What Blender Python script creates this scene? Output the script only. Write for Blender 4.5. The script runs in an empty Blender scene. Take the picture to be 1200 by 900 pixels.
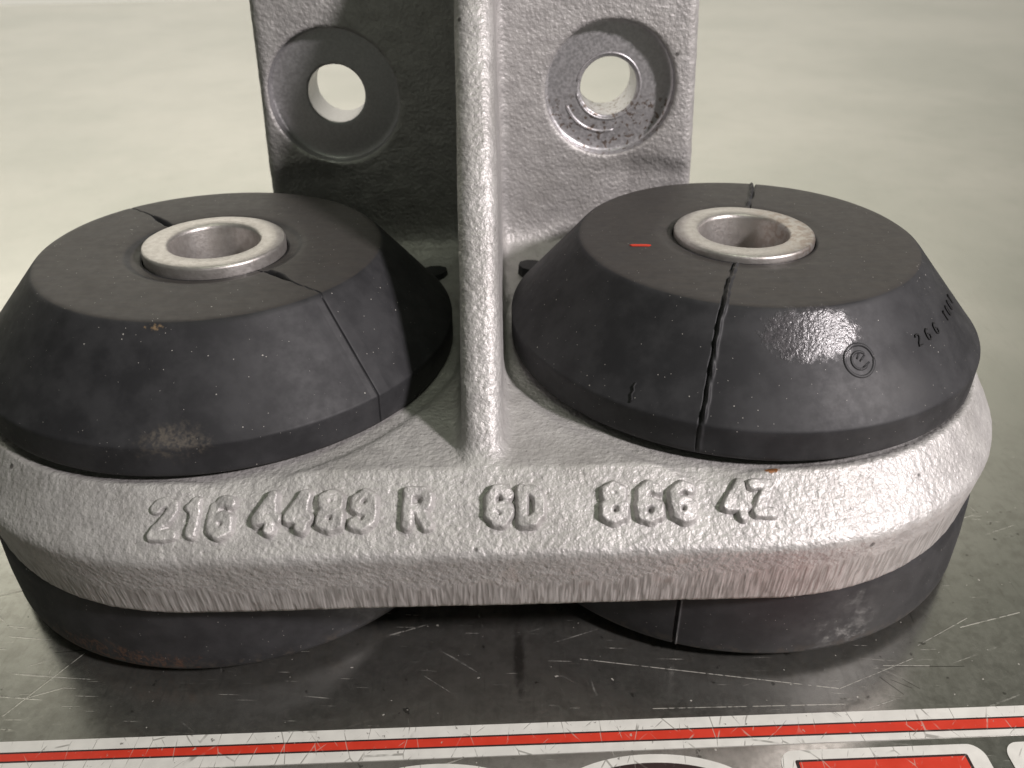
import bpy, math, random
import numpy as np
from mathutils import Vector, Matrix

random.seed(7)
rng = np.random.default_rng(11)
MM = 0.001
sc = bpy.context.scene
COL = sc.collection

# ------------------------------------------------------------------ camera
cam_d = bpy.data.cameras.new('camera')
cam = bpy.data.objects.new('camera', cam_d)
COL.objects.link(cam)
PITCH, ROLL, YAW = math.radians(32.86), math.radians(-1.028), math.radians(0.572)
cam_d.sensor_width = 36.0
cam_d.lens = 948.8 / 1200 * 36.0
cam_d.clip_start = 0.002
cam_d.clip_end = 20.0
_f = Vector((0, math.cos(PITCH), -math.sin(PITCH)))
_u0 = Vector((0, math.sin(PITCH), math.cos(PITCH)))
_x0 = Vector((1, 0, 0))
_r = math.cos(ROLL) * _x0 + math.sin(ROLL) * _u0
_u = -math.sin(ROLL) * _x0 + math.cos(ROLL) * _u0
rot = Matrix((_r, _u, -_f)).transposed()
rz = Matrix.Rotation(-YAW, 3, 'Z')
cam.matrix_world = Matrix.Translation(rz @ Vector((4.011, -97.12, 79.708)) * MM) @ (rz @ rot).to_4x4()
cam_d.dof.use_dof = True
cam_d.dof.focus_distance = 0.094
cam_d.dof.aperture_fstop = 42
sc.camera = cam

# ------------------------------------------------------------------ world, lamps, exposure
w = bpy.data.worlds.new('World')
sc.world = w
w.use_nodes = True
w.node_tree.nodes['Background'].inputs['Color'].default_value = (0.95, 1.0, 0.84, 1)
w.node_tree.nodes['Background'].inputs['Strength'].default_value = 0.075

def lamp(name, loc, target, size, power, color, size_y=None, shape=None):
    d = bpy.data.lights.new(name, 'AREA')
    d.energy = power
    d.color = color
    d.size = size
    if size_y:
        d.shape = 'RECTANGLE'
        d.size_y = size_y
    if shape:
        d.shape = shape
    o = bpy.data.objects.new(name, d)
    COL.objects.link(o)
    o.location = loc
    o.rotation_euler = (Vector(target) - Vector(loc)).to_track_quat('-Z', 'Y').to_euler()
    return o

KEY = Vector((1.15, -0.85, 1.0)).normalized() * 0.45
lamp('work_lamp', KEY + Vector((0, 0, 0.03)), (0, 0, 0.03), 0.045, 1.78, (1.0, 0.925, 0.93), shape='DISK')
lamp('wall_fill_light', (-0.22, 0.28, 0.50), (-0.20, 0.75, 0.36), 1.5, 7.4, (1.0, 0.965, 0.915), size_y=0.25)  # added unseen light, brightens the wall so the table mirrors it

lamp('ceiling_lamp', (0.05, -0.02, 1.2), (0.0, 0.0, 0.0), 0.5, 1.3, (0.93, 1.0, 0.78), size_y=0.25)

vs = sc.view_settings
vs.view_transform = 'Standard'
vs.look = 'None'
vs.exposure = 0.2
vs.gamma = 1.0
sc.render.engine = 'CYCLES'
sc.cycles.use_denoising = True
sc.cycles.max_bounces = 8
sc.cycles.caustics_reflective = False
sc.cycles.caustics_refractive = False
sc.cycles.sample_clamp_indirect = 4.0

# ------------------------------------------------------------------ node helper
class NT:
    def __init__(s, name):
        s.m = bpy.data.materials.new(name)
        s.m.use_nodes = True
        s.t = s.m.node_tree
        s.b = s.t.nodes['Principled BSDF']
        tc = s.t.nodes.new('ShaderNodeTexCoord')
        s.obj = s.vm('SCALE', tc.outputs['Object'], scale=1000.0)      # object coordinates in millimetres
    def link(s, a, i):
        if hasattr(a, 'is_linked'):
            s.t.links.new(a, i)
        elif isinstance(a, (tuple, list, Vector)):
            i.default_value = tuple(a)
        else:
            i.default_value = a
    def vm(s, op, a, b=None, c=None, scale=None):
        n = s.t.nodes.new('ShaderNodeVectorMath'); n.operation = op
        s.link(a, n.inputs[0])
        if b is not None: s.link(b, n.inputs[1])
        if c is not None: s.link(c, n.inputs[2])
        if scale is not None: s.link(scale, n.inputs['Scale'])
        return n.outputs['Value'] if op in ('LENGTH', 'DISTANCE', 'DOT_PRODUCT') else n.outputs['Vector']
    def ma(s, op, a, b=0.0, c=0.0, clamp=False):
        n = s.t.nodes.new('ShaderNodeMath'); n.operation = op; n.use_clamp = clamp
        s.link(a, n.inputs[0]); s.link(b, n.inputs[1])
        if len(n.inputs) > 2: s.link(c, n.inputs[2])
        return n.outputs[0]
    def sep(s, v):
        n = s.t.nodes.new('ShaderNodeSeparateXYZ'); s.link(v, n.inputs[0]); return n.outputs
    def noise(s, v, scale, detail=2.0, rough=0.5, dist=0.0):
        n = s.t.nodes.new('ShaderNodeTexNoise'); s.link(v, n.inputs['Vector'])
        n.inputs['Scale'].default_value = scale; n.inputs['Detail'].default_value = detail
        n.inputs['Roughness'].default_value = rough; n.inputs['Distortion'].default_value = dist
        return n.outputs['Fac']
    def voro(s, v, scale, feature='F1', out='Distance', rnd=1.0):
        n = s.t.nodes.new('ShaderNodeTexVoronoi'); s.link(v, n.inputs['Vector']); n.feature = feature
        n.inputs['Scale'].default_value = scale; n.inputs['Randomness'].default_value = rnd
        return n.outputs[out]
    def step(s, v, lo, hi, a=0.0, b=1.0):
        n = s.t.nodes.new('ShaderNodeMapRange'); n.interpolation_type = 'SMOOTHSTEP'
        s.link(v, n.inputs['Value'])
        n.inputs['From Min'].default_value = lo; n.inputs['From Max'].default_value = hi
        s.link(a, n.inputs['To Min']); s.link(b, n.inputs['To Max'])
        return n.outputs['Result']
    def mix(s, f, a, b):
        n = s.t.nodes.new('ShaderNodeMix'); n.data_type = 'RGBA'
        s.link(f, n.inputs['Factor'])
        for v, i in ((a, n.inputs[6]), (b, n.inputs[7])):
            if isinstance(v, (tuple, list)): v = tuple(v) + (1.0,) if len(v) == 3 else v
            s.link(v, i)
        return n.outputs[2]
    def bump(s, h, dist, strength=1.0, normal=None):
        n = s.t.nodes.new('ShaderNodeBump'); s.link(h, n.inputs['Height'])
        n.inputs['Distance'].default_value = dist * MM; n.inputs['Strength'].default_value = strength
        if normal is not None: s.link(normal, n.inputs['Normal'])
        return n.outputs['Normal']
    def blob(s, c, r, nz=None, amp=0.5):
        """soft ellipsoid mask round c (mm)"""
        d = s.vm('LENGTH', s.vm('DIVIDE', s.vm('SUBTRACT', s.obj, c), r))
        if nz is not None:
            d = s.ma('ADD', d, s.ma('MULTIPLY', s.ma('SUBTRACT', nz, 0.5), amp * 2))
        return d
    def seg(s, a, b, width):
        """mask of a scratch from a to b"""
        a = Vector(a); b = Vector(b); ba = b - a
        pa = s.vm('SUBTRACT', s.obj, a)
        h = s.ma('DIVIDE', s.vm('DOT_PRODUCT', pa, ba), ba.dot(ba), clamp=True)
        d = s.vm('LENGTH', s.vm('SUBTRACT', pa, s.vm('SCALE', ba, scale=h)))
        return s.step(d, width, width * 0.35)
    def out(s, **k):
        for n, v in k.items():
            i = s.b.inputs[n.replace('_', ' ')]
            if isinstance(v, (tuple, list)) and len(v) == 3: v = tuple(v) + (1.0,)
            s.link(v, i)
        return s.m

# ------------------------------------------------------------------ materials
def mat_cast():
    t = NT('sand_cast_aluminium'); P = t.obj
    x, y, z = t.sep(P)
    n1 = t.noise(P, 2.0, 2.0, 0.55)
    n2 = t.noise(P, 4.6, 2.0, 0.5)
    n3 = t.noise(P, 0.42, 2.0, 0.5)
    v = t.voro(P, 1.7, 'SMOOTH_F1')
    grain = t.ma('ADD', t.ma('MULTIPLY', n1, 1.0), t.ma('MULTIPLY', n2, 0.35))
    grain = t.ma('ADD', grain, t.ma('MULTIPLY', v, -0.75))
    # vertical shear marks along the trimmed foot of the flange
    st = t.noise(t.vm('MULTIPLY', P, (2.2, 2.2, 0.012)), 1.0, 1.5, 0.5)
    edge = t.noise(t.vm('MULTIPLY', P, (0.55, 0.55, 0.02)), 1.0, 3.0, 0.7)
    lim = t.ma('ADD', t.ma('SUBTRACT', z, t.step(x, 5, 38, 0.0, 1.6)), t.ma('MULTIPLY', t.ma('SUBTRACT', edge, 0.5), -5.0))
    sm = t.step(lim, 15.6, 14.8)
    nb = t.bump(grain, 0.145, 0.9)
    h2 = t.ma('ADD', t.ma('MULTIPLY', st, 1.3), t.ma('MULTIPLY', n2, 0.08))
    nb2 = t.bump(h2, 0.13, 1.0)
    mx = t.t.nodes.new('ShaderNodeMix'); mx.data_type = 'VECTOR'
    t.link(sm, mx.inputs['Factor']); t.link(nb, mx.inputs[4]); t.link(nb2, mx.inputs[5])
    c = t.mix(t.step(n3, 0.3, 0.7), (0.51, 0.495, 0.485), (0.62, 0.605, 0.59))
    big = t.noise(P, 0.085, 3.0, 0.6)
    c = t.mix(t.ma('MULTIPLY', t.step(big, 0.42, 0.68), 0.45), c, (0.40, 0.385, 0.365))
    hv = t.voro(P, 0.16); hc = t.sep(t.voro(P, 0.16, out='Color'))
    hole = t.ma('MULTIPLY', t.step(hv, 0.075, 0.045), t.step(hc[0], 0.55, 0.6))
    c = t.mix(t.ma('MULTIPLY', hole, 0.8), c, (0.07, 0.065, 0.06))
    pit = t.step(n1, 0.36, 0.24)
    c = t.mix(t.ma('MULTIPLY', pit, 0.55), c, (0.20, 0.18, 0.165))
    shear = t.mix(t.step(st, 0.38, 0.62), (0.34, 0.325, 0.31), (0.58, 0.565, 0.55))
    c = t.mix(t.ma('MULTIPLY', sm, 0.8), c, shear)
    red_tint = t.ma('MULTIPLY', t.step(n3, 0.5, 0.68), t.step(t.blob((18, -36, 17), (26, 5, 3.2), n1, 0.3), 1.0, 0.4))  # patchy reddish-brown tint low on the flange front
    c = t.mix(t.ma('MULTIPLY', red_tint, 0.2), c, (0.36, 0.20, 0.14))
    for ctr, r in (((31.2, -30.2, 25), (0.9, 0.5, 0.6)), ((-16.5, -23.4, 25.4), (0.7, 0.5, 0.6))):
        c = t.mix(t.step(t.blob(ctr, r, n2, 0.6), 1.1, 0.7), c, (0.30, 0.13, 0.05))
    r = t.step(n2, 0.3, 0.75, 0.46, 0.64)
    return t.out(Base_Color=c, Metallic=0.42, Roughness=r, Normal=mx.outputs[1])

def mat_machined():
    t = NT('machined_aluminium'); P = t.obj
    n = t.noise(P, 2.6, 3.0); sp = t.noise(P, 1.5, 2.0)
    x, y, z = t.sep(P)
    low = t.ma('MULTIPLY', t.step(z, 50.5, 47.5), t.step(x, 0, 4))
    spots = t.ma('MULTIPLY', t.step(sp, 0.58, 0.64), low)
    c = t.mix(t.step(n, 0.3, 0.7), (0.54, 0.53, 0.54), (0.64, 0.63, 0.64))
    c = t.mix(t.ma('MULTIPLY', spots, 0.75), c, (0.17, 0.11, 0.07))
    return t.out(Base_Color=c, Metallic=0.75, Roughness=t.step(n, 0.3, 0.7, 0.36, 0.5), Normal=t.bump(n, 0.03, 0.6))

def mat_rubber(name, side):
    t = NT(name); P = t.obj
    x, y, z = t.sep(P)
    n1 = t.noise(P, 0.22, 4.0, 0.6); n2 = t.noise(P, 2.0, 4.0, 0.6); n3 = t.noise(P, 0.8, 5.0, 0.65)
    stre = t.noise(t.vm('MULTIPLY', P, (0.35, 1.8, 1.8)), 1.0, 4.0, 0.6)
    c = t.mix(t.step(n1, 0.35, 0.68), (0.021, 0.021, 0.0235), (0.040, 0.040, 0.043))
    # dusty brown bloom on the flat top
    tcn = t.t.nodes.new('ShaderNodeTexCoord')
    top = t.ma('MULTIPLY', t.step(t.sep(tcn.outputs['Normal'])[2], 0.88, 0.97), t.step(z, 36.5, 37.2))
    c = t.mix(t.ma('MULTIPLY', top, t.step(stre, 0.25, 0.7, 0.55, 1.0)), c, (0.056, 0.050, 0.046))
    rough = t.step(n3, 0.3, 0.7, 0.54, 0.62)
    # fine pale dust specks
    for s_, lim in ((1.1, 0.085), (0.7, 0.07), (1.9, 0.11)):
        d = t.voro(P, s_); rc = t.voro(P, s_, out='Color')
        pick = t.step(t.sep(rc)[0], 0.62, 0.66)
        sz = t.ma('MULTIPLY', t.sep(rc)[1], lim)
        dot = t.ma('MULTIPLY', t.ma('LESS_THAN', d, sz), pick)
        c = t.mix(t.ma('MULTIPLY', dot, 0.85), c, (0.45, 0.43, 0.40))
    bh = t.ma('ADD', t.ma('MULTIPLY', n2, 0.5), t.ma('MULTIPLY', n3, 0.5))
    nrm = t.bump(bh, 0.008, 0.5)
    if side > 0:
        sh = t.step(t.blob((35.9, -22.6, 36.9), (5.6, 3.4, 3.0), n3, 0.5), 1.05, 0.8)
        gl = t.noise(P, 2.4, 3.0, 0.6)
        c = t.mix(t.ma('MULTIPLY', sh, t.step(gl, 0.35, 0.65, 0.35, 0.95)), c, (0.10, 0.095, 0.10))
        rough = t.ma('MULTIPLY_ADD', sh, -0.33, rough)
        nrm = t.bump(t.ma('MULTIPLY', gl, sh), 0.07, 1.0, nrm)
        haze = t.step(t.blob((43, -26, 31.6), (9, 5, 2.8), n1, 0.9), 1.1, 0.2)
        c = t.mix(t.ma('MULTIPLY', haze, 0.5), c, (0.085, 0.084, 0.085))
    else:
        du = t.step(t.blob((-31.6, -29.0, 29.6), (4.4, 2.6, 2.3), n3, 1.0), 1.0, 0.2)
        c = t.mix(t.ma('MULTIPLY', t.ma('MULTIPLY', du, t.step(n2, 0.35, 0.65)), 0.65), c, (0.15, 0.13, 0.105))
        chip = t.step(t.blob((-33.9, -20.8, 38.6), (1.6, 0.7, 0.5), n2, 0.5), 1.0, 0.75)
        c = t.mix(chip, c, (0.26, 0.18, 0.10))
        lo = t.ma('MULTIPLY', t.step(t.blob((-44, -32, 0.8), (13, 9, 2.6), n3, 0.9), 1.0, 0.6), t.step(n2, 0.45, 0.6))
        c = t.mix(t.ma('MULTIPLY', lo, 0.55), c, (0.17, 0.085, 0.05))
    # dirty lower rim
    rim = t.ma('MULTIPLY', t.step(z, 2.0, 0.0), t.step(n3, 0.48, 0.62))
    c = t.mix(t.ma('MULTIPLY', rim, 0.4), c, (0.14, 0.115, 0.09))
    return t.out(Base_Color=c, Roughness=rough, Specular_IOR_Level=0.42, Normal=nrm)

def mat_sleeve():
    t = NT('zinc_sleeve'); P = t.obj
    x, y, z = t.sep(P)
    n = t.noise(P, 1.2, 4.0, 0.6); n2 = t.noise(P, 5.0, 2.0)
    c = t.mix(t.step(n, 0.3, 0.7), (0.50, 0.47, 0.445), (0.60, 0.575, 0.55))
    rs = t.ma('MULTIPLY', t.step(x, 34, 41), t.step(n, 0.4, 0.6))
    c = t.mix(t.ma('MULTIPLY', rs, 0.6), c, (0.26, 0.17, 0.12))
    return t.out(Base_Color=c, Metallic=0.8, Roughness=t.step(n2, 0.3, 0.7, 0.34, 0.5), Normal=t.bump(t.ma('ADD', n, n2), 0.02, 0.6))

def worn(t, P):
    """scratch / chip mask for old stickers"""
    m = None
    for k, (ang, sc_, lo) in enumerate(((0.9, (0.22, 2.6, 1), 0.69), (-0.7, (0.25, 2.9, 1), 0.70), (2.0, (0.3, 2.2, 1), 0.70))):
        mp = t.t.nodes.new('ShaderNodeMapping'); t.link(P, mp.inputs['Vector'])
        mp.inputs['Rotation'].default_value = (0, 0, ang); mp.inputs['Location'].default_value = (13 * k, 7 * k, 0)
        v = t.step(t.noise(t.vm('MULTIPLY', mp.outputs[0], sc_), 1.0, 2.0, 0.5), lo, lo + 0.05)
        m = v if m is None else t.ma('MAXIMUM', m, v)
    ch = t.step(t.noise(P, 1.1, 5.0, 0.7), 0.645, 0.68)
    hair = t.voro(t.vm('MULTIPLY', P, (0.28, 0.11, 1)), 1.0, 'DISTANCE_TO_EDGE')
    hl = t.ma('MULTIPLY', t.step(hair, 0.014, 0.006), t.step(t.noise(P, 0.5, 2.0), 0.42, 0.6))
    return t.ma('MAXIMUM', t.ma('MAXIMUM', t.ma('MULTIPLY', m, 0.7), ch), t.ma('MULTIPLY', hl, 0.8))

def mat_print(name, col, chip):
    t = NT(name); P = t.obj
    n = t.noise(P, 0.5, 4.0)
    c = t.mix(t.step(n, 0.3, 0.7), tuple(0.9 * k for k in col), col)
    m = worn(t, P)
    c = t.mix(t.ma('MULTIPLY', m, 0.8), c, chip)
    return t.out(Base_Color=c, Roughness=t.step(n, 0.3, 0.7, 0.35, 0.5), Normal=t.bump(m, -0.04, 0.6))

def mat_table():
    t = NT('scratched_steel'); P = t.obj
    near = t.step(t.sep(P)[1], 25.0, -20.0)
    n1 = t.noise(P, 0.012, 4.0, 0.6); n2 = t.noise(P, 0.12, 5.0, 0.65); n3 = t.noise(P, 1.6, 4.0, 0.6)
    c = t.mix(t.step(n1, 0.3, 0.7), (0.50, 0.505, 0.46), (0.63, 0.62, 0.575))
    c = t.mix(t.ma('MULTIPLY', t.step(n2, 0.45, 0.72), 0.12), c, (0.36, 0.35, 0.31))
    smear = t.noise(t.vm('MULTIPLY', P, (1.9, 0.16, 1)), 1.0, 3.0, 0.6)
    c = t.mix(t.ma('MULTIPLY', t.step(smear, 0.55, 0.75), 0.30), c, (0.26, 0.255, 0.23))
    mot = t.noise(P, 0.45, 4.0, 0.65)
    c = t.mix(t.ma('MULTIPLY', t.ma('MULTIPLY', t.step(mot, 0.42, 0.66), near), 0.35), c, (0.30, 0.29, 0.26))
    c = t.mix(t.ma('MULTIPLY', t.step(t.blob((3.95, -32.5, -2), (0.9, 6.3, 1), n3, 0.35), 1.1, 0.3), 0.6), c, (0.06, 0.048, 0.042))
    # random fine scratches
    m = None
    for k, (ang, sx, sy, lo) in enumerate(((0.12, 0.05, 1.9, 0.715), (-0.32, 0.045, 1.6, 0.715), (0.62, 0.06, 1.7, 0.725), (1.3, 0.08, 2.0, 0.73), (0.05, 0.16, 4.0, 0.70))):
        mp = t.t.nodes.new('ShaderNodeMapping'); t.link(P, mp.inputs['Vector'])
        mp.inputs['Rotation'].default_value = (0, 0, ang); mp.inputs['Location'].default_value = (31 * k, 17 * k, 5 * k)
        v = t.step(t.noise(t.vm('MULTIPLY', mp.outputs[0], (sx, sy, 1)), 1.0, 1.0, 0.5), lo, lo + 0.04)
        m = v if m is None else t.ma('MAXIMUM', m, v)
    m = t.ma('MULTIPLY', t.ma('MULTIPLY', m, t.step(n2, 0.42, 0.66)), near)
    dk = None
    for a, b, wd in (((11.4, -32.7, -2), (41.1, -37.8, -2), 0.09), ((19.1, -39.8, -2), (41.1, -39.9, -2), 0.07),
                     ((41.3, -37.8, -2), (51.5, -33.9, -2), 0.06), ((59.5, -29.4, -2), (68.1, -27.3, -2), 0.09),
                     ((-55.6, -38.5, -2), (-49.8, -29.8, -2), 0.07), ((47.6, -34.8, -2), (53.0, -35.0, -2), 0.08), ((53, -32, -2), (61, -28, -2), 0.05)):
        m = t.ma('MAXIMUM', m, t.ma('MULTIPLY', t.seg(a, b, wd), t.step(n3, 0.34, 0.5, 0.35, 1.0)))
    for a, b, wd in (((49.0, -35.0, -2), (57.1, -35.2, -2), 0.07), ((46.5, -36.4, -2), (48.3, -38.8, -2), 0.07),
                     ((47.7, -36.8, -2), (49.6, -38.0, -2), 0.06), ((49.0, -36.7, -2), (50.5, -38.1, -2), 0.06),
                     ((-53.6, -29.7, -2), (-50.0, -29.4, -2), 0.08), ((54.3, -25.5, -2), (54.0, -28.5, -2), 0.07)):
        v = t.seg(a, b, wd)
        dk = v if dk is None else t.ma('MAXIMUM', dk, v)
    spk = t.ma('MULTIPLY', t.step(t.noise(P, 1.5, 2.0, 0.4), 0.745, 0.77), near)
    m2 = t.ma('MAXIMUM', t.ma('MULTIPLY', m, t.step(n3, 0.3, 0.55)), spk)
    c = t.mix(t.ma('MULTIPLY', m2, 0.6), c, (0.66, 0.64, 0.57))
    pits = t.ma('MULTIPLY', t.step(t.noise(P, 0.75, 3.0, 0.5), 0.70, 0.73), t.ma('MULTIPLY', near, 0.6))
    c = t.mix(t.ma('MAXIMUM', t.ma('MULTIPLY', dk, 0.85) if dk else 0.0, pits), c, (0.09, 0.085, 0.075))
    met = t.ma('MULTIPLY_ADD', m2, -0.55, 0.93)
    rough = t.ma('ADD', t.step(n3, 0.3, 0.7, 0.15, 0.24), t.ma('MULTIPLY', n2, 0.04))
    h = t.ma('ADD', t.ma('MULTIPLY', t.ma('MULTIPLY', n3, near), 0.25), t.ma('MULTIPLY', m, -0.6))
    return t.out(Base_Color=c, Metallic=met, Roughness=rough, Normal=t.bump(h, 0.02, 0.5))

def mat_plain(name, col, rough=0.6, metallic=0.0, nz=0.12):
    t = NT(name)
    n = t.noise(t.obj, 0.8, 4.0)
    c = t.mix(n, tuple(k * (1 - nz) for k in col), tuple(min(1, k * (1 + nz)) for k in col))
    return t.out(Base_Color=c, Roughness=rough, Metallic=metallic)

M_CAST, M_MACH, M_SLV = mat_cast(), mat_machined(), mat_sleeve()
M_RUB = {-1: mat_rubber('black_rubber', -1), 1: mat_rubber('stained_black_rubber', 1)}
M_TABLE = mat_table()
M_WHITE = mat_print('worn_white_print', (0.80, 0.79, 0.74), (0.16, 0.15, 0.13))
M_RED = mat_print('worn_red_print', (0.70, 0.05, 0.025), (0.55, 0.45, 0.38))
M_BLACK = mat_print('worn_black_print', (0.035, 0.018, 0.018), (0.25, 0.22, 0.2))
M_PAINT = mat_plain('red_paint', (0.70, 0.05, 0.02), 0.5)
M_INK = mat_plain('dark_moulding', (0.008, 0.008, 0.009), 0.7)
M_WALL = mat_plain('pale_wall_paint', (0.80, 0.785, 0.725), 0.8, nz=0.03)

# ------------------------------------------------------------------ object helpers
def mesh_obj(name, verts, faces, mats, parent=None, smooth=True, midx=None):
    me = bpy.data.meshes.new(name)
    v = np.asarray(verts, dtype=np.float64) * MM
    me.from_pydata(v.tolist(), [], faces if isinstance(faces, list) else faces.tolist())
    for m in (mats if isinstance(mats, (list, tuple)) else [mats]): me.materials.append(m)
    if midx is not None: me.polygons.foreach_set('material_index', np.asarray(midx, dtype=np.int32))
    me.polygons.foreach_set('use_smooth', np.full(len(me.polygons), smooth))
    me.update()
    o = bpy.data.objects.new(name, me)
    COL.objects.link(o)
    if parent is not None: o.parent = parent
    return o

def tag(o, label=None, cat=None, group=None, kind=None):
    for k, v in (('label', label), ('category', cat), ('group', group), ('kind', kind)):
        if v: o[k] = v
    return o

def slab(name, pts, z0, z1, m, parent=None):
    """flat sheet with real thickness from a closed outline (mm)"""
    n = len(pts)
    v = [(p[0], p[1], z0) for p in pts] + [(p[0], p[1], z1) for p in pts]
    f = [list(range(n, 2 * n)), list(range(n - 1, -1, -1))] + [[i, (i + 1) % n, n + (i + 1) % n, n + i] for i in range(n)]
    return mesh_obj(name, v, f, m, parent, smooth=False)

def tube(paths, r, sides=7):
    V, F = [], []
    for path in paths:
        p = [Vector(q) for q in path]; b = len(V); n = len(p)
        for i, q in enumerate(p):
            d = (p[min(i + 1, n - 1)] - p[max(i - 1, 0)]).normalized()
            a = d.orthogonal().normalized() if i == 0 else (pa - d * pa.dot(d)).normalized()
            pa = a; c = d.cross(a)
            k = 0.72 if i in (0, n - 1) else 1.0
            for j in range(sides):
                t = 2 * math.pi * j / sides
                V.append(tuple(q + (a * math.cos(t) + c * math.sin(t)) * r * k))
        for i in range(n - 1):
            for j in range(sides):
                F.append([b + i * sides + j, b + i * sides + (j + 1) % sides, b + (i + 1) * sides + (j + 1) % sides, b + (i + 1) * sides + j])
        F.append([b + j for j in range(sides - 1, -1, -1)]); F.append([b + (n - 1) * sides + j for j in range(sides)])
    return V, F

def wob(x, y, z, s=1.0, seed=0):
    """cheap smooth pseudo-noise in -1..1"""
    r = np.random.default_rng(seed); o = 0
    for k in range(7):
        d = r.normal(size=3); d /= np.linalg.norm(d); f = s * (0.6 + 1.1 * r.random())
        o = o + np.sin((d[0] * x + d[1] * y + d[2] * z) * f * 6.283 + r.random() * 6.283)
    return o / 4.0

# ------------------------------------------------------------------ the cast bracket as one continuous solid
def smin(a, b, k):
    h = np.maximum(k - np.abs(a - b), 0) / k
    return np.minimum(a, b) - h * h * k * 0.25
def smax(a, b, k): return -smin(-a, -b, k)

BA = 34.12                      # bush centre offset
CB = ((-21.6, 50.3), (19.85, 50.6))
def bracket(x, y, z):
    f = np.float32
    sd = np.hypot(np.maximum(np.abs(x + 0.1) - 31.45, 0), y + 1.4) - 34.65 - np.clip(z - 11.5, 0, 8.3) * 0.12
    rb = np.hypot(np.abs(x) - BA, y)
    ins_ = np.maximum(-sd, 0)
    den = np.minimum(ins_ + np.maximum(rb - 30.4, 0) + 0.05, 8.15)
    zt = 19.9 + 5.1 * np.clip(ins_ / den, 0, 1)
    d = smax(smax(sd, (z - zt) * 0.83, 0.7), 11.5 - z, 0.3)
    # upright plate
    hx = 33.6 - (z - 37) * 0.056
    qx, qy, qz = np.abs(x) - hx + 1.6, np.abs(y - 33.6) - 5.1 + 1.6, np.abs(z - 56) - 41 + 1.6
    pl = np.sqrt(np.maximum(qx, 0) ** 2 + np.maximum(qy, 0) ** 2 + np.maximum(qz, 0) ** 2) + np.minimum(np.maximum(qx, np.maximum(qy, qz)), 0) - 1.6
    d = smin(d, pl, 7.0)
    # clearance scallops round the bushes
    q1, q2 = rb - 31.2 + 4.0, z - 41.2 + 4.0
    cyl = np.hypot(np.maximum(q1, 0), np.maximum(q2, 0)) + np.minimum(np.maximum(q1, q2), 0) - 4.0
    d = smax(d, -np.maximum(cyl + np.clip(np.abs(x) - 23.5, 0, 9) * 0.28, 25.05 - z), 2.0)
    # gusset rib
    yf = -27.9 + 0.81 * (z - 25.0)
    df = (yf - y) / 1.287
    th = 2.25 + np.clip(-df, 0, 30) * 0.016
    a1, a2 = np.abs(x - 0.35) - th + 1.75, df + 1.75
    rib = np.hypot(np.maximum(a1, 0), np.maximum(a2, 0)) + np.minimum(np.maximum(a1, a2), 0) - 1.75
    rib = np.maximum(np.maximum(rib, y - 36), np.maximum(17 - z, z - 96))
    d = smin(d, rib, 1.5)
    # bolt holes with counterbores
    for cx, cz in CB:
        r = np.hypot(x - cx, z - cz)
        d = smax(d, -np.maximum(r - 9.8, y - 30.9), 0.12)
        d = smax(d, -(r - 4.3), 0.12)
    # bores for the bushes
    d = np.maximum(d, -(rb - 20.0))
    return d

def surface_nets(fn, lo, hi, h):
    ax = [np.arange(l, u + h, h, dtype=np.float32) for l, u in zip(lo, hi)]
    S = fn(ax[0][:, None, None], ax[1][None, :, None], ax[2][None, None, :])
    S = np.ascontiguousarray(np.broadcast_to(S, tuple(len(a) for a in ax)))
    ins = S < 0
    n = tuple(k - 1 for k in S.shape)
    cnt = np.zeros(n, np.int8)
    off = [(i, j, k) for i in (0, 1) for j in (0, 1) for k in (0, 1)]
    for i, j, k in off: cnt += ins[i:n[0] + i, j:n[1] + j, k:n[2] + k]
    act = np.argwhere((cnt > 0) & (cnt < 8))
    idx = -np.ones(n, np.int32); idx[act[:, 0], act[:, 1], act[:, 2]] = np.arange(len(act))
    cv = np.stack([S[act[:, 0] + i, act[:, 1] + j, act[:, 2] + k] for i, j, k in off], 1)
    acc = np.zeros((len(act), 3)); num = np.zeros(len(act))
    offa = np.array(off, float)
    for a in range(8):
        for b in range(a + 1, 8):
            if np.abs(offa[a] - offa[b]).sum() != 1: continue
            m = (cv[:, a] < 0) != (cv[:, b] < 0)
            t = np.where(m, cv[:, a] / np.where(m, cv[:, a] - cv[:, b], 1), 0)
            acc += np.where(m[:, None], offa[a] + t[:, None] * (offa[b] - offa[a]), 0); num += m
    V = np.array(lo) + (act + acc / num[:, None]) * h
    F = []
    for a in range(3):
        b, c = (a + 1) % 3, (a + 2) % 3
        s0 = [slice(None)] * 3; s1 = [slice(None)] * 3
        s0[a] = slice(0, -1); s1[a] = slice(1, None)
        ch = ins[tuple(s0)] != ins[tuple(s1)]
        e = np.argwhere(ch)
        e = e[(e[:, b] > 0) & (e[:, c] > 0) & (e[:, b] < n[b]) & (e[:, c] < n[c])]
        g = lambda db, dc: idx[tuple((e - np.eye(3, dtype=int)[b] * db - np.eye(3, dtype=int)[c] * dc).T)]
        q = np.stack([g(1, 1), g(0, 1), g(0, 0), g(1, 0)], 1)
        fl = ins[e[:, 0], e[:, 1], e[:, 2]]
        q[~fl] = q[~fl][:, ::-1]
        F.append(q)
    return V, np.concatenate(F)

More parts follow.
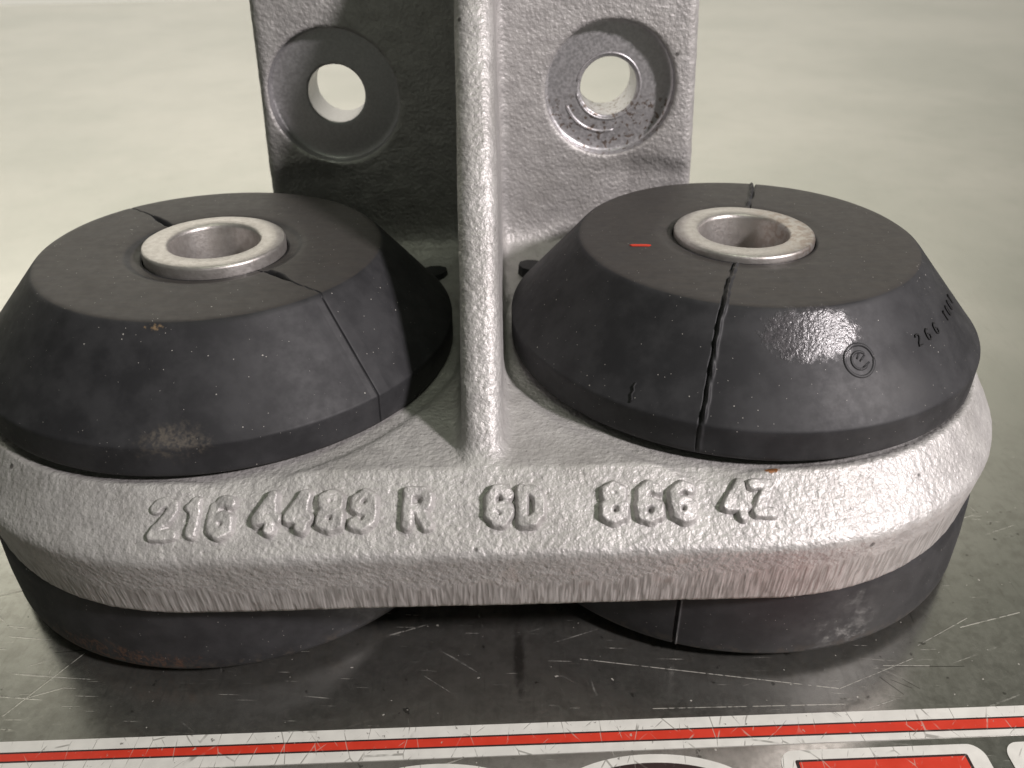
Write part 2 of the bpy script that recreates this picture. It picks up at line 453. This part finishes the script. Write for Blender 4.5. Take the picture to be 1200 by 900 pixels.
V, F = surface_nets(bracket, (-67.5, -37.5, 10.5), (67.5, 40.5, 98.5), 0.42)
for _ in range(2):              # pull the vertices onto the true surface
    e = 0.05
    d0 = bracket(V[:, 0], V[:, 1], V[:, 2])
    G = np.stack([bracket(*(V + np.eye(3)[k] * e).T) - d0 for k in range(3)], 1) / e
    g2 = np.maximum((G ** 2).sum(1), 0.3)
    V = V - G * np.clip(d0 / g2, -0.3, 0.3)[:, None]
G /= np.linalg.norm(G, axis=1, keepdims=True) + 1e-9
Fc = V[F].mean(1)
mach = np.zeros(len(F), int)
vm = np.zeros(len(V), bool)
for cx, cz in CB:
    r = np.hypot(Fc[:, 0] - cx, Fc[:, 2] - cz)
    mach |= (r < 9.95) & (Fc[:, 1] > 28.85)
vm[F[mach == 1].ravel()] = True
disp = 0.02 * wob(*V.T, 0.33, 1) + 0.03 * wob(*V.T, 0.62, 2) + 0.06 * wob(*V.T, 0.05, 3)
V = V + G * np.where(vm, 0, disp)[:, None]

mount = bpy.data.objects.new('engine_mount', None)
COL.objects.link(mount)
tag(mount, 'grey cast aluminium bracket with two black rubber bushings, standing on the steel table', 'engine mount')
cast = mesh_obj('bracket_casting', V, F, [M_CAST, M_MACH], mount, True, mach)

# raised foundry characters on the sloping front face
GL = {
 '2': [[(0.05, .78), (.15, .94), (.5, 1), (.85, .92), (.92, .72), (.7, .5), (.25, .22), (.05, 0), (.95, 0)]],
 '1': [[(.25, .80), (.6, 1), (.6, 0)]],
 '0': [[(.5, 1), (.15, .88), (.05, .5), (.15, .12), (.5, 0), (.85, .12), (.95, .5), (.85, .88), (.5, 1)]],
 '4': [[(.75, 0), (.75, 1), (.05, .3), (.98, .3)]],
 '8': [[(.5, .54), (.15, .66), (.12, .88), (.5, 1), (.88, .88), (.85, .66), (.5, .54), (.08, .4), (.08, .12), (.5, 0), (.92, .12), (.92, .4), (.5, .54)]],
 '9': [[(.88, .62), (.5, .48), (.12, .6), (.1, .86), (.5, 1), (.88, .88), (.9, .5), (.8, .15), (.5, 0), (.12, .1)]],
 '6': [[(.85, .9), (.5, 1), (.15, .82), (.08, .4), (.15, .1), (.5, 0), (.88, .12), (.9, .4), (.5, .54), (.14, .42)]],
 'R': [[(.08, 0), (.08, 1), (.7, 1), (.92, .85), (.9, .62), (.65, .5), (.1, .5)], [(.5, .5), (.95, 0)]],
 'G': [[(.92, .82), (.7, .98), (.35, .98), (.08, .75), (.08, .25), (.35, .02), (.7, .02), (.92, .2), (.92, .45), (.6, .45)]],
 'D': [[(.08, 0), (.08, 1), (.6, .98), (.92, .75), (.92, .25), (.6, .02), (.08, 0)]],
 '7': [[(.05, .95), (.95, .95), (.4, 0)]],
 'Z': [[(.05, .93), (.92, .95), (.12, .06), (.85, .02)]],
 'C': [[(.9, .8), (.5, 1), (.1, .7), (.1, .3), (.5, 0), (.9, .2)]],
}
def seg_dist(U, W, path):
    d = np.full(U.shape, 9.0)
    for (ax_, ay), (bx, by) in zip(path[:-1], path[1:]):
        dx, dy = bx - ax_, by - ay
        t = np.clip(((U - ax_) * dx + (W - ay) * dy) / (dx * dx + dy * dy + 1e-9), 0, 1)
        d = np.minimum(d, np.hypot(U - ax_ - t * dx, W - ay - t * dy))
    return d
def raised_character(ch, cx, cy, wd, ht, seed, skew=0.0):
    st = 0.12
    u = np.arange(-wd / 2 - 1.2, wd / 2 + 1.2, st); v = np.arange(-ht / 2 - 1.2, ht / 2 + 1.2, st)
    U, W = np.meshgrid(u, v, indexing='ij')
    d = np.full(U.shape, 9.0)
    for p in GL[ch]:
        d = np.minimum(d, seg_dist(U, W, [((a - .5) * wd + skew * (b - .5), (b - .5) * ht) for a, b in p]))
    X0 = cx + U; Y0 = cy + W * 0.847
    d = d + 0.11 * wob(X0, Y0, 0 * X0, 0.4, seed) + 0.05 * wob(X0, Y0, 0 * X0, 1.3, seed + 5)
    t = np.clip((0.95 - d) / 0.50, 0, 1)
    h = 0.98 * t * t * (3 - 2 * t) * (1 + 0.16 * wob(X0, Y0, 0 * X0, 0.3, seed + 9)) - 0.14
    keep = h > -0.13
    Z0 = 25.0 + 0.626 * (Y0 + 28.9) - 0.02
    nx = np.array((0, -0.531, 0.847))
    Pn = np.stack([X0, Y0 + nx[1] * h, Z0 + nx[2] * h], -1)
    fk = keep[:-1, :-1] | keep[1:, :-1] | keep[1:, 1:] | keep[:-1, 1:]
    ii, jj = np.nonzero(fk); nj = U.shape[1]
    Fq = np.stack([ii * nj + jj, (ii + 1) * nj + jj, (ii + 1) * nj + jj + 1, ii * nj + jj + 1], 1)
    used, inv = np.unique(Fq.ravel(), return_inverse=True)
    mesh_obj('raised_character', Pn.reshape(-1, 3)[used], inv.reshape(-1, 4), M_CAST, cast)
for i, (ch, cx, cy) in enumerate((('2', -32.7, -33.04), ('1', -29.75, -33.03), ('6', -26.83, -33.01), ('4', -22.2, -32.8), ('4', -18.9, -32.71),
        ('8', -15.5, -32.71), ('9', -12.1, -32.7), ('R', -6.4, -32.67), ('G', 2.1, -32.62), ('D', 5.4, -32.69), ('8', 14.2, -32.57), ('6', 17.9, -32.65),
        ('6', 21.4, -32.64), ('4', 27.0, -32.61), ('Z', 29.85, -32.51))):
    wd = {'1': 1.3, 'R': 2.4, '8': 2.0, '0': 1.9, 'G': 2.15, 'D': 2.1, '6': 2.1}.get(ch, 2.1)
    raised_character(ch, cx, cy, wd, 3.5, 20 + i, 0.1)

# tool ridges left in the right counterbore
def ring_arc(cx, cz, y, r, a0, a1, n):
    return [(cx + r * math.cos(math.radians(a)), y, cz + r * math.sin(math.radians(a))) for a in np.linspace(a0, a1, n)]
v, f = tube([ring_arc(19.85, 50.6, 30.9, 4.85, -170, 170, 60)], 0.20); mesh_obj('tool_ridge', v, f, M_MACH, cast)
v, f = tube([ring_arc(19.3, 50.0, 30.9, 6.1, 200, 285, 24)], 0.24); mesh_obj('tool_ridge', v, f, M_MACH, cast)

# ------------------------------------------------------------------ rubber bushings
ZB, ZL, ZT, RT = 25.05, 28.82, 38.94, 21.3
def profile(rec):
    key = [(10.2, 20.0), (9.0, ZT - 2.2), (9.0, ZT - rec), (10.0, ZT - rec), (11.2, ZT - 0.25 * rec), (12.6, ZT - 0.05), (14, ZT), (RT - 0.7, ZT), (RT - 0.32, ZT - 0.05),
           (RT - 0.02, ZT - 0.22), (RT + 0.25, ZT - 0.5)]
    key += [(29.78, ZL + 0.22), (29.95, ZL + 0.05), (30.0, ZL - 0.15), (30.0, ZB + 0.3), (29.8, ZB), (26.0, ZB - 0.1), (19.6, ZB - 0.1), (19.6, 20.0)]
    out = []
    for (a, b), (c, d) in zip(key[:-1], key[1:]):
        n = max(1, int(math.hypot(c - a, d - b) / 0.4))
        for i in range(n): out.append((a + (c - a) * i / n, b + (d - b) * i / n))
    return np.array(out + [key[-1]])
def lathe(prof, ang, closed_prof=True):
    na, npf = len(ang), len(prof)
    R, Z = prof[:, 0], prof[:, 1]
    X = R[None, :] * np.cos(ang)[:, None]; Y = R[None, :] * np.sin(ang)[:, None]; Zz = np.broadcast_to(Z, X.shape)
    P = np.stack([X, Y, Zz], -1)
    F = []
    for i in range(na):
        i2 = (i + 1) % na
        for j in range(npf if closed_prof else npf - 1):
            j2 = (j + 1) % npf
            F.append([i * npf + j, i2 * npf + j, i2 * npf + j2, i * npf + j2])
    return P, F
def seam_angles(seams, base=240):
    a = list(np.linspace(-math.pi, math.pi, base, endpoint=False))
    for s, _, w_ in seams:
        s = math.radians(s); a += list(np.linspace(s - w_, s + w_, 60))
    a = np.array(sorted((k + math.pi) % (2 * math.pi) - math.pi for k in a))
    return a[np.concatenate([[True], np.diff(a) > 0.0008])]

def tilt_mat(c, tx, ty):
    n = Vector((tx, ty, 1)).normalized()
    q = Vector((0, 0, 1)).rotation_difference(n).to_matrix()
    return lambda P: (np.asarray(P) - np.array([0, 0, 22.0])) @ np.array(q).T + np.array([c, 0, 22.0])

def bushing(side, label, rec, top, seams, tl):
    c = BA * side
    place = tilt_mat(c, *tl)
    prof = profile(rec); ang = seam_angles(seams)
    P, F = lathe(prof, ang)
    # outward normals of the profile
    tg = np.gradient(prof, axis=0); nr, nz = tg[:, 1], -tg[:, 0]
    ln = np.hypot(nr, nz) + 1e-9; nr, nz = -nr / ln, -nz / ln
    flip = np.where(nz[prof[:, 1].argmax()] < 0, -1, 1); nr, nz = nr * flip, nz * flip
    R = prof[:, 0][None, :]; Z = prof[:, 1][None, :]
    D = 0.05 * wob(P[..., 0], P[..., 1], P[..., 2], 0.03, 40 + side) + 0.005 * wob(P[..., 0], P[..., 1], P[..., 2], 0.3, 50 + side)
    D = D * (prof[:, 1] > ZB + 0.2)[None, :]
    for deg, kind, _ in seams:
        da = (ang - math.radians(deg) + math.pi) % (2 * math.pi) - math.pi
        s = da[:, None] * R * (np.abs(da)[:, None] < 1.0) + 9 * (np.abs(da)[:, None] >= 1.0)   # mm across the seam
        along = np.where(Z > ZT - 0.5, RT - R, (ZT - Z) * 1.3 + 2)
        vis = (R > 9.4) & (Z > ZB)
        j = 0.18 * wob(0 * s, along + 0 * s, 0 * s, 0.12, 7) + 0.045 * wob(0 * s, along + 0 * s, 0 * s, 0.8, 8)
        if kind == 'flash':
            jj = j * np.where(Z > ZL, 1.0, 0.3)
            rough_ = np.clip(0.75 + 0.7 * wob(s * 2, along + 0 * s, 0 * s, 0.45, 3), 0.15, 1.6) * np.where(Z < ZL + 0.5, 0.35, 1)
            D = D + vis * (0.34 * rough_ * np.exp(-((s - 0.26 - jj) / 0.20) ** 2) - 0.45 * np.exp(-((s + 0.14 - jj) / (0.075 + 0.035 * wob(0 * s, along + 0 * s, 0 * s, 0.3, 17))) ** 2) * np.where(Z > ZT - 0.4, np.clip(0.8 + wob(0 * s, along + 0 * s, 0 * s, 0.25, 12), 0.1, 1.3), np.where(Z > ZL + 0.2, 0.9, 0.4)))
        elif kind == 'crack':
            wide = np.where(Z > ZT - 0.4, 0.10 + 0.22 * np.clip(1.5 - np.abs(along - 8.5) / 2.2, 0, 1), 0.075)
            dep = np.where(Z > ZT - 0.4, 0.15 + 0.75 * np.clip(1.5 - np.abs(along - 8.5) / 2.2, 0, 1), 0.26)
            D = D - vis * dep * np.exp(-((s - jj_(j, Z)) / wide) ** 2)
            D = D + vis * 0.05 * np.clip((s + 0.3) / 0.6, -1, 1) * (np.abs(s) < 2) * (Z < ZT - 0.5)
    P = P.copy()
    P[..., 0] += np.cos(ang)[:, None] * nr[None, :] * D
    P[..., 1] += np.sin(ang)[:, None] * nr[None, :] * D
    P[..., 2] += nz[None, :] * D
    b = mesh_obj('rubber_bushing', place(P.reshape(-1, 3)), F, M_RUB[side], mount)
    b['label'] = label
    # steel sleeve through the middle
    ro, ri, z1 = 8.82, 5.6, ZT + top
    sp = np.array([(ri, -1.0), (ri, z1 - 0.55), (ri + 0.12, z1 - 0.22), (ri + 0.42, z1), (ro - 0.35, z1), (ro - 0.1, z1 - 0.12), (ro, z1 - 0.4), (ro, z1 - 3), (ro, -1.0)])
    a2 = np.linspace(0, 2 * math.pi, 128, endpoint=False)
    S, SF = lathe(sp, a2)
    S[..., 2] += (0.03 * wob(S[..., 0], S[..., 1], 0 * S[..., 0], 0.12, 60 + side)) * (S[..., 2] > ZT - 1)
    mesh_obj('sleeve', place(S.reshape(-1, 3)), SF, M_SLV, b)
    # lower pad under the flange
    rp = 34.37
    key = [(9.6, -2.0), (29.6, -2.0), (31.2, -1.7), (33.5, -0.45), (rp - 0.1, 0.1), (rp, 0.6), (rp - 0.1, 5), (rp - 0.4, 9.6), (rp - 0.8, 10.6), (rp - 1.6, 11.2), (24, 11.7), (9.6, 11.7)]
    lp = []
    for (p, q), (r_, s_) in zip(key[:-1], key[1:]):
        n = max(1, int(math.hypot(r_ - p, s_ - q) / 0.8))
        lp += [(p + (r_ - p) * i / n, q + (s_ - q) * i / n) for i in range(n)]
    lp = np.array(lp + [key[-1]])
    a3 = seam_angles([(-109.5 if side > 0 else -43, '', 0.03)], 220)
    Q, QF = lathe(lp, a3)
    da = a3 - math.radians(-109.5 if side > 0 else -43)
    s = da[:, None] * lp[:, 0][None, :]
    bump_ = (lp[:, 0] > 30)[None, :] * (0.16 * np.exp(-((s - 0.16) / 0.14) ** 2) - 0.30 * np.exp(-((s + 0.12) / 0.12) ** 2))
    bump_ = bump_ + 0.08 * wob(Q[..., 0], Q[..., 1], Q[..., 2], 0.05, 70 + side) * (lp[:, 0] > 30)[None, :]
    Q[..., 0] += np.cos(a3)[:, None] * bump_; Q[..., 1] += np.sin(a3)[:, None] * bump_
    Q[..., 0] += c
    mesh_obj('lower_pad', Q.reshape(-1, 3), QF, M_RUB[side], b)
    # locating tab pointing to the middle of the bracket
    ta = math.radians(144 if side > 0 else 36.5)
    d = Vector((math.cos(ta), math.sin(ta), 0)); n = Vector((-d.y, d.x, 0))
    out = [(27, -2.1), (33.4, -1.9), (34.6, -1.2), (35.1, 0), (34.6, 1.2), (33.4, 1.9), (27, 2.1)]
    pv = [tuple(d * p + n * q_ + Vector((0, 0, ZB + 0.05))) for p, q_ in out] + [tuple(d * (p - 0.15) + n * q_ * 0.93 + Vector((0, 0, ZB + 1.9))) for p, q_ in out]
    k = len(out)
    pf = [list(range(k, 2 * k)), list(range(k - 1, -1, -1))] + [[i, (i + 1) % k, k + (i + 1) % k, k + i] for i in range(k)]
    mesh_obj('locating_tab', place(pv), pf, M_RUB[side], b, smooth=False)
    return b, place

def jj_(j, Z): return j * np.where(Z > ZT - 0.5, 2.2, 0.25)

bl, place_l = bushing(-1, 'rubber bushing with a thin dark split line and a dusty patch at its foot', 0.75, 0.75,
                      [(-41.5, 'crack', 0.06), (138.6, 'crack', 0.06)], (0.028, 0.017))
br, place_r = bushing(1, 'rubber bushing with a rough moulding seam, a shiny stain and a red paint dash', 0.3, 0.55,
                      [(-110.6, 'flash', 0.07), (71.0, 'flash', 0.10)], (0.0, 0.017))

# moulded marks on the right bushing
ALEN = math.hypot(30 - RT, ZL - ZT)
def cone_pt(phi0, s0, u, v, h=0.0):
    """u mm round the cone, v mm up the slope, from azimuth phi0 (deg) and slope fraction s0"""
    s = s0 + v / ALEN
    r = 30 + (RT - 30) * s
    phi = math.radians(phi0) + u / r
    nr, nz = 0.757, 0.653
    return ((r + h * nr) * math.cos(phi), (r + h * nr) * math.sin(phi), ZL + (ZT - ZL) * s + h * nz)
def mark(name, paths, phi0, s0, r, m, h=0.0):
    P = [[cone_pt(phi0, s0, u, v, h) for u, v in p] for p in paths]
    V_, F_ = tube(P, r)
    mesh_obj(name, place_r(V_), F_, m, br)
circ = lambda r, a0, a1, n: [(r * math.cos(math.radians(a)), r * math.sin(math.radians(a))) for a in np.linspace(a0, a1, n)]
mark('moulded_ring', [circ(1.75, 0, 360, 48)], -74.8, 0.53, 0.24, M_RUB[1], -0.16)
mark('moulded_ring', [circ(0.95, 40, 320, 24), [(0.0, -0.1), (0.75, 0.5)], [(0.2, -0.8), (1.1, -0.35)], [(-0.3, 0.2), (0.2, 0.9)]], -74.8, 0.53, 0.18, M_RUB[1], -0.11)
def small_text(txt, phi, s0, pitch_, wd, ht):
    for i, ch in enumerate(txt):
        ps = [[((a - .5) * wd, (b - .5) * ht) for a, b in p] for p in GL[ch]]
        mark('moulded_character', ps, phi + i * pitch_, s0, 0.10, M_INK, 0.02)
small_text('266', -54.6, 0.545, 4.6, 0.8, 1.3)
small_text('1001', -37.0, 0.55, 3.8, 0.6, 1.3)
# red paint dash on the top face
pd = [(19.0, -3.1), (19.3, -3.35), (21.3, -3.45), (21.7, -3.2), (21.2, -2.95), (19.4, -2.85)]
pv = [(a - BA, b, ZT - 0.1) for a, b in pd] + [(a - BA, b, ZT + 0.10) for a, b in pd]
mesh_obj('paint_dash', place_r(pv), [list(range(6, 12)), [5, 4, 3, 2, 1, 0]] + [[i, (i + 1) % 6, 6 + (i + 1) % 6, 6 + i] for i in range(6)], M_PAINT, br, smooth=False)
# torn nick low on the left flank of the right bushing
mark('surface_nick', [[(0.0, 1.6), (-0.15, 1.1), (0.1, 0.7), (-0.05, 0.2), (0.2, -0.3), (0.1, -0.7)]], -126.3, 0.09, 0.16, M_INK, -0.03)

# ------------------------------------------------------------------ table, wall, stickers
tp = [(-700, -160), (700, -160), (700, 610), (-700, 525)]
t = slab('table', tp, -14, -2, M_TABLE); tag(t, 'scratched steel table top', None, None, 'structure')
wl = slab('wall', [(-1500, 640), (1500, 830), (1500, 860), (-1500, 670)], -800, 1400, M_WALL); tag(wl, 'pale wall behind the table', None, None, 'structure')

def band(y0l, y0r, y1l, y1r, x0=-120, x1=120):
    """quad outline between two lines given at x=-52 and x=59"""
    f0 = lambda x: y0l + (y0r - y0l) * (x + 52) / 111
    f1 = lambda x: y1l + (y1r - y1l) * (x + 52) / 111
    xs = np.linspace(x0, x1, 25)
    return [(x, f1(x)) for x in xs] + [(x, f0(x)) for x in xs[::-1]]
strip = slab('striped_sticker', band(-41.85, -40.75, -45.90, -44.30), -1.996, -1.90, M_WHITE)
tag(strip, 'long worn white sticker strip with a red centre line, in front of the bracket', 'sticker')
slab('red_stripe', band(-43.40, -42.28, -44.26, -43.40), -1.90, -1.875, M_RED, strip)
slab('black_line', band(-43.20, -42.08, -43.40, -42.28), -1.90, -1.878, M_BLACK, strip)
slab('black_line', band(-44.26, -43.40, -44.46, -43.60), -1.90, -1.878, M_BLACK, strip)

def rrect(x0, x1, y0, y1, r, skew=0.0):
    o = []
    for cx, cy, a in ((x1 - r, y1 - r, 0), (x0 + r, y1 - r, 90), (x0 + r, y0 + r, 180), (x1 - r, y0 + r, 270)):
        for k in range(9):
            t_ = math.radians(a + 90 * k / 8); px, py = cx + r * math.cos(t_), cy + r * math.sin(t_)
            o.append((px, py + skew * (px - x0)))
    return o
def ell(cx, cy, a, b, n=64): return [(cx + a * math.cos(2 * math.pi * k / n), cy + b * math.sin(2 * math.pi * k / n)) for k in range(n)]
sq = slab('square_sticker', rrect(31.65, 53.9, -66, -45.5, 1.7, 0.012), -1.996, -1.90, M_WHITE)
tag(sq, 'white round-cornered sticker with a red panel, below the striped strip', 'sticker', 'stickers along the table edge')
slab('black_panel', rrect(33.2, 51.9, -64, -46.62, 0.25, 0.012), -1.90, -1.878, M_BLACK, sq)
slab('red_panel', rrect(33.55, 51.55, -63.6, -46.87, 0.15, 0.012), -1.878, -1.86, M_RED, sq)
fr = slab('square_sticker', rrect(56.2, 78.2, -66, -45.2, 1.7, 0.012), -1.996, -1.90, M_WHITE)
tag(fr, 'white sticker at the right picture edge, only its upper left corner in view', 'sticker', 'stickers along the table edge')
for cx, cy, lab in ((17.8, -50.65, 'white oval sticker with a dark centre, left of the square red-panelled sticker'),
                    (-5.2, -51.1, 'white oval sticker barely in view at the bottom edge, under the middle of the strip')):
    e = slab('oval_sticker', ell(cx, cy, 11.2, 5.2), -1.996, -1.90, M_WHITE)
    tag(e, lab, 'sticker', 'stickers along the table edge')
    slab('dark_centre', ell(cx, cy, 9.8, 4.2), -1.90, -1.878, M_BLACK, e)
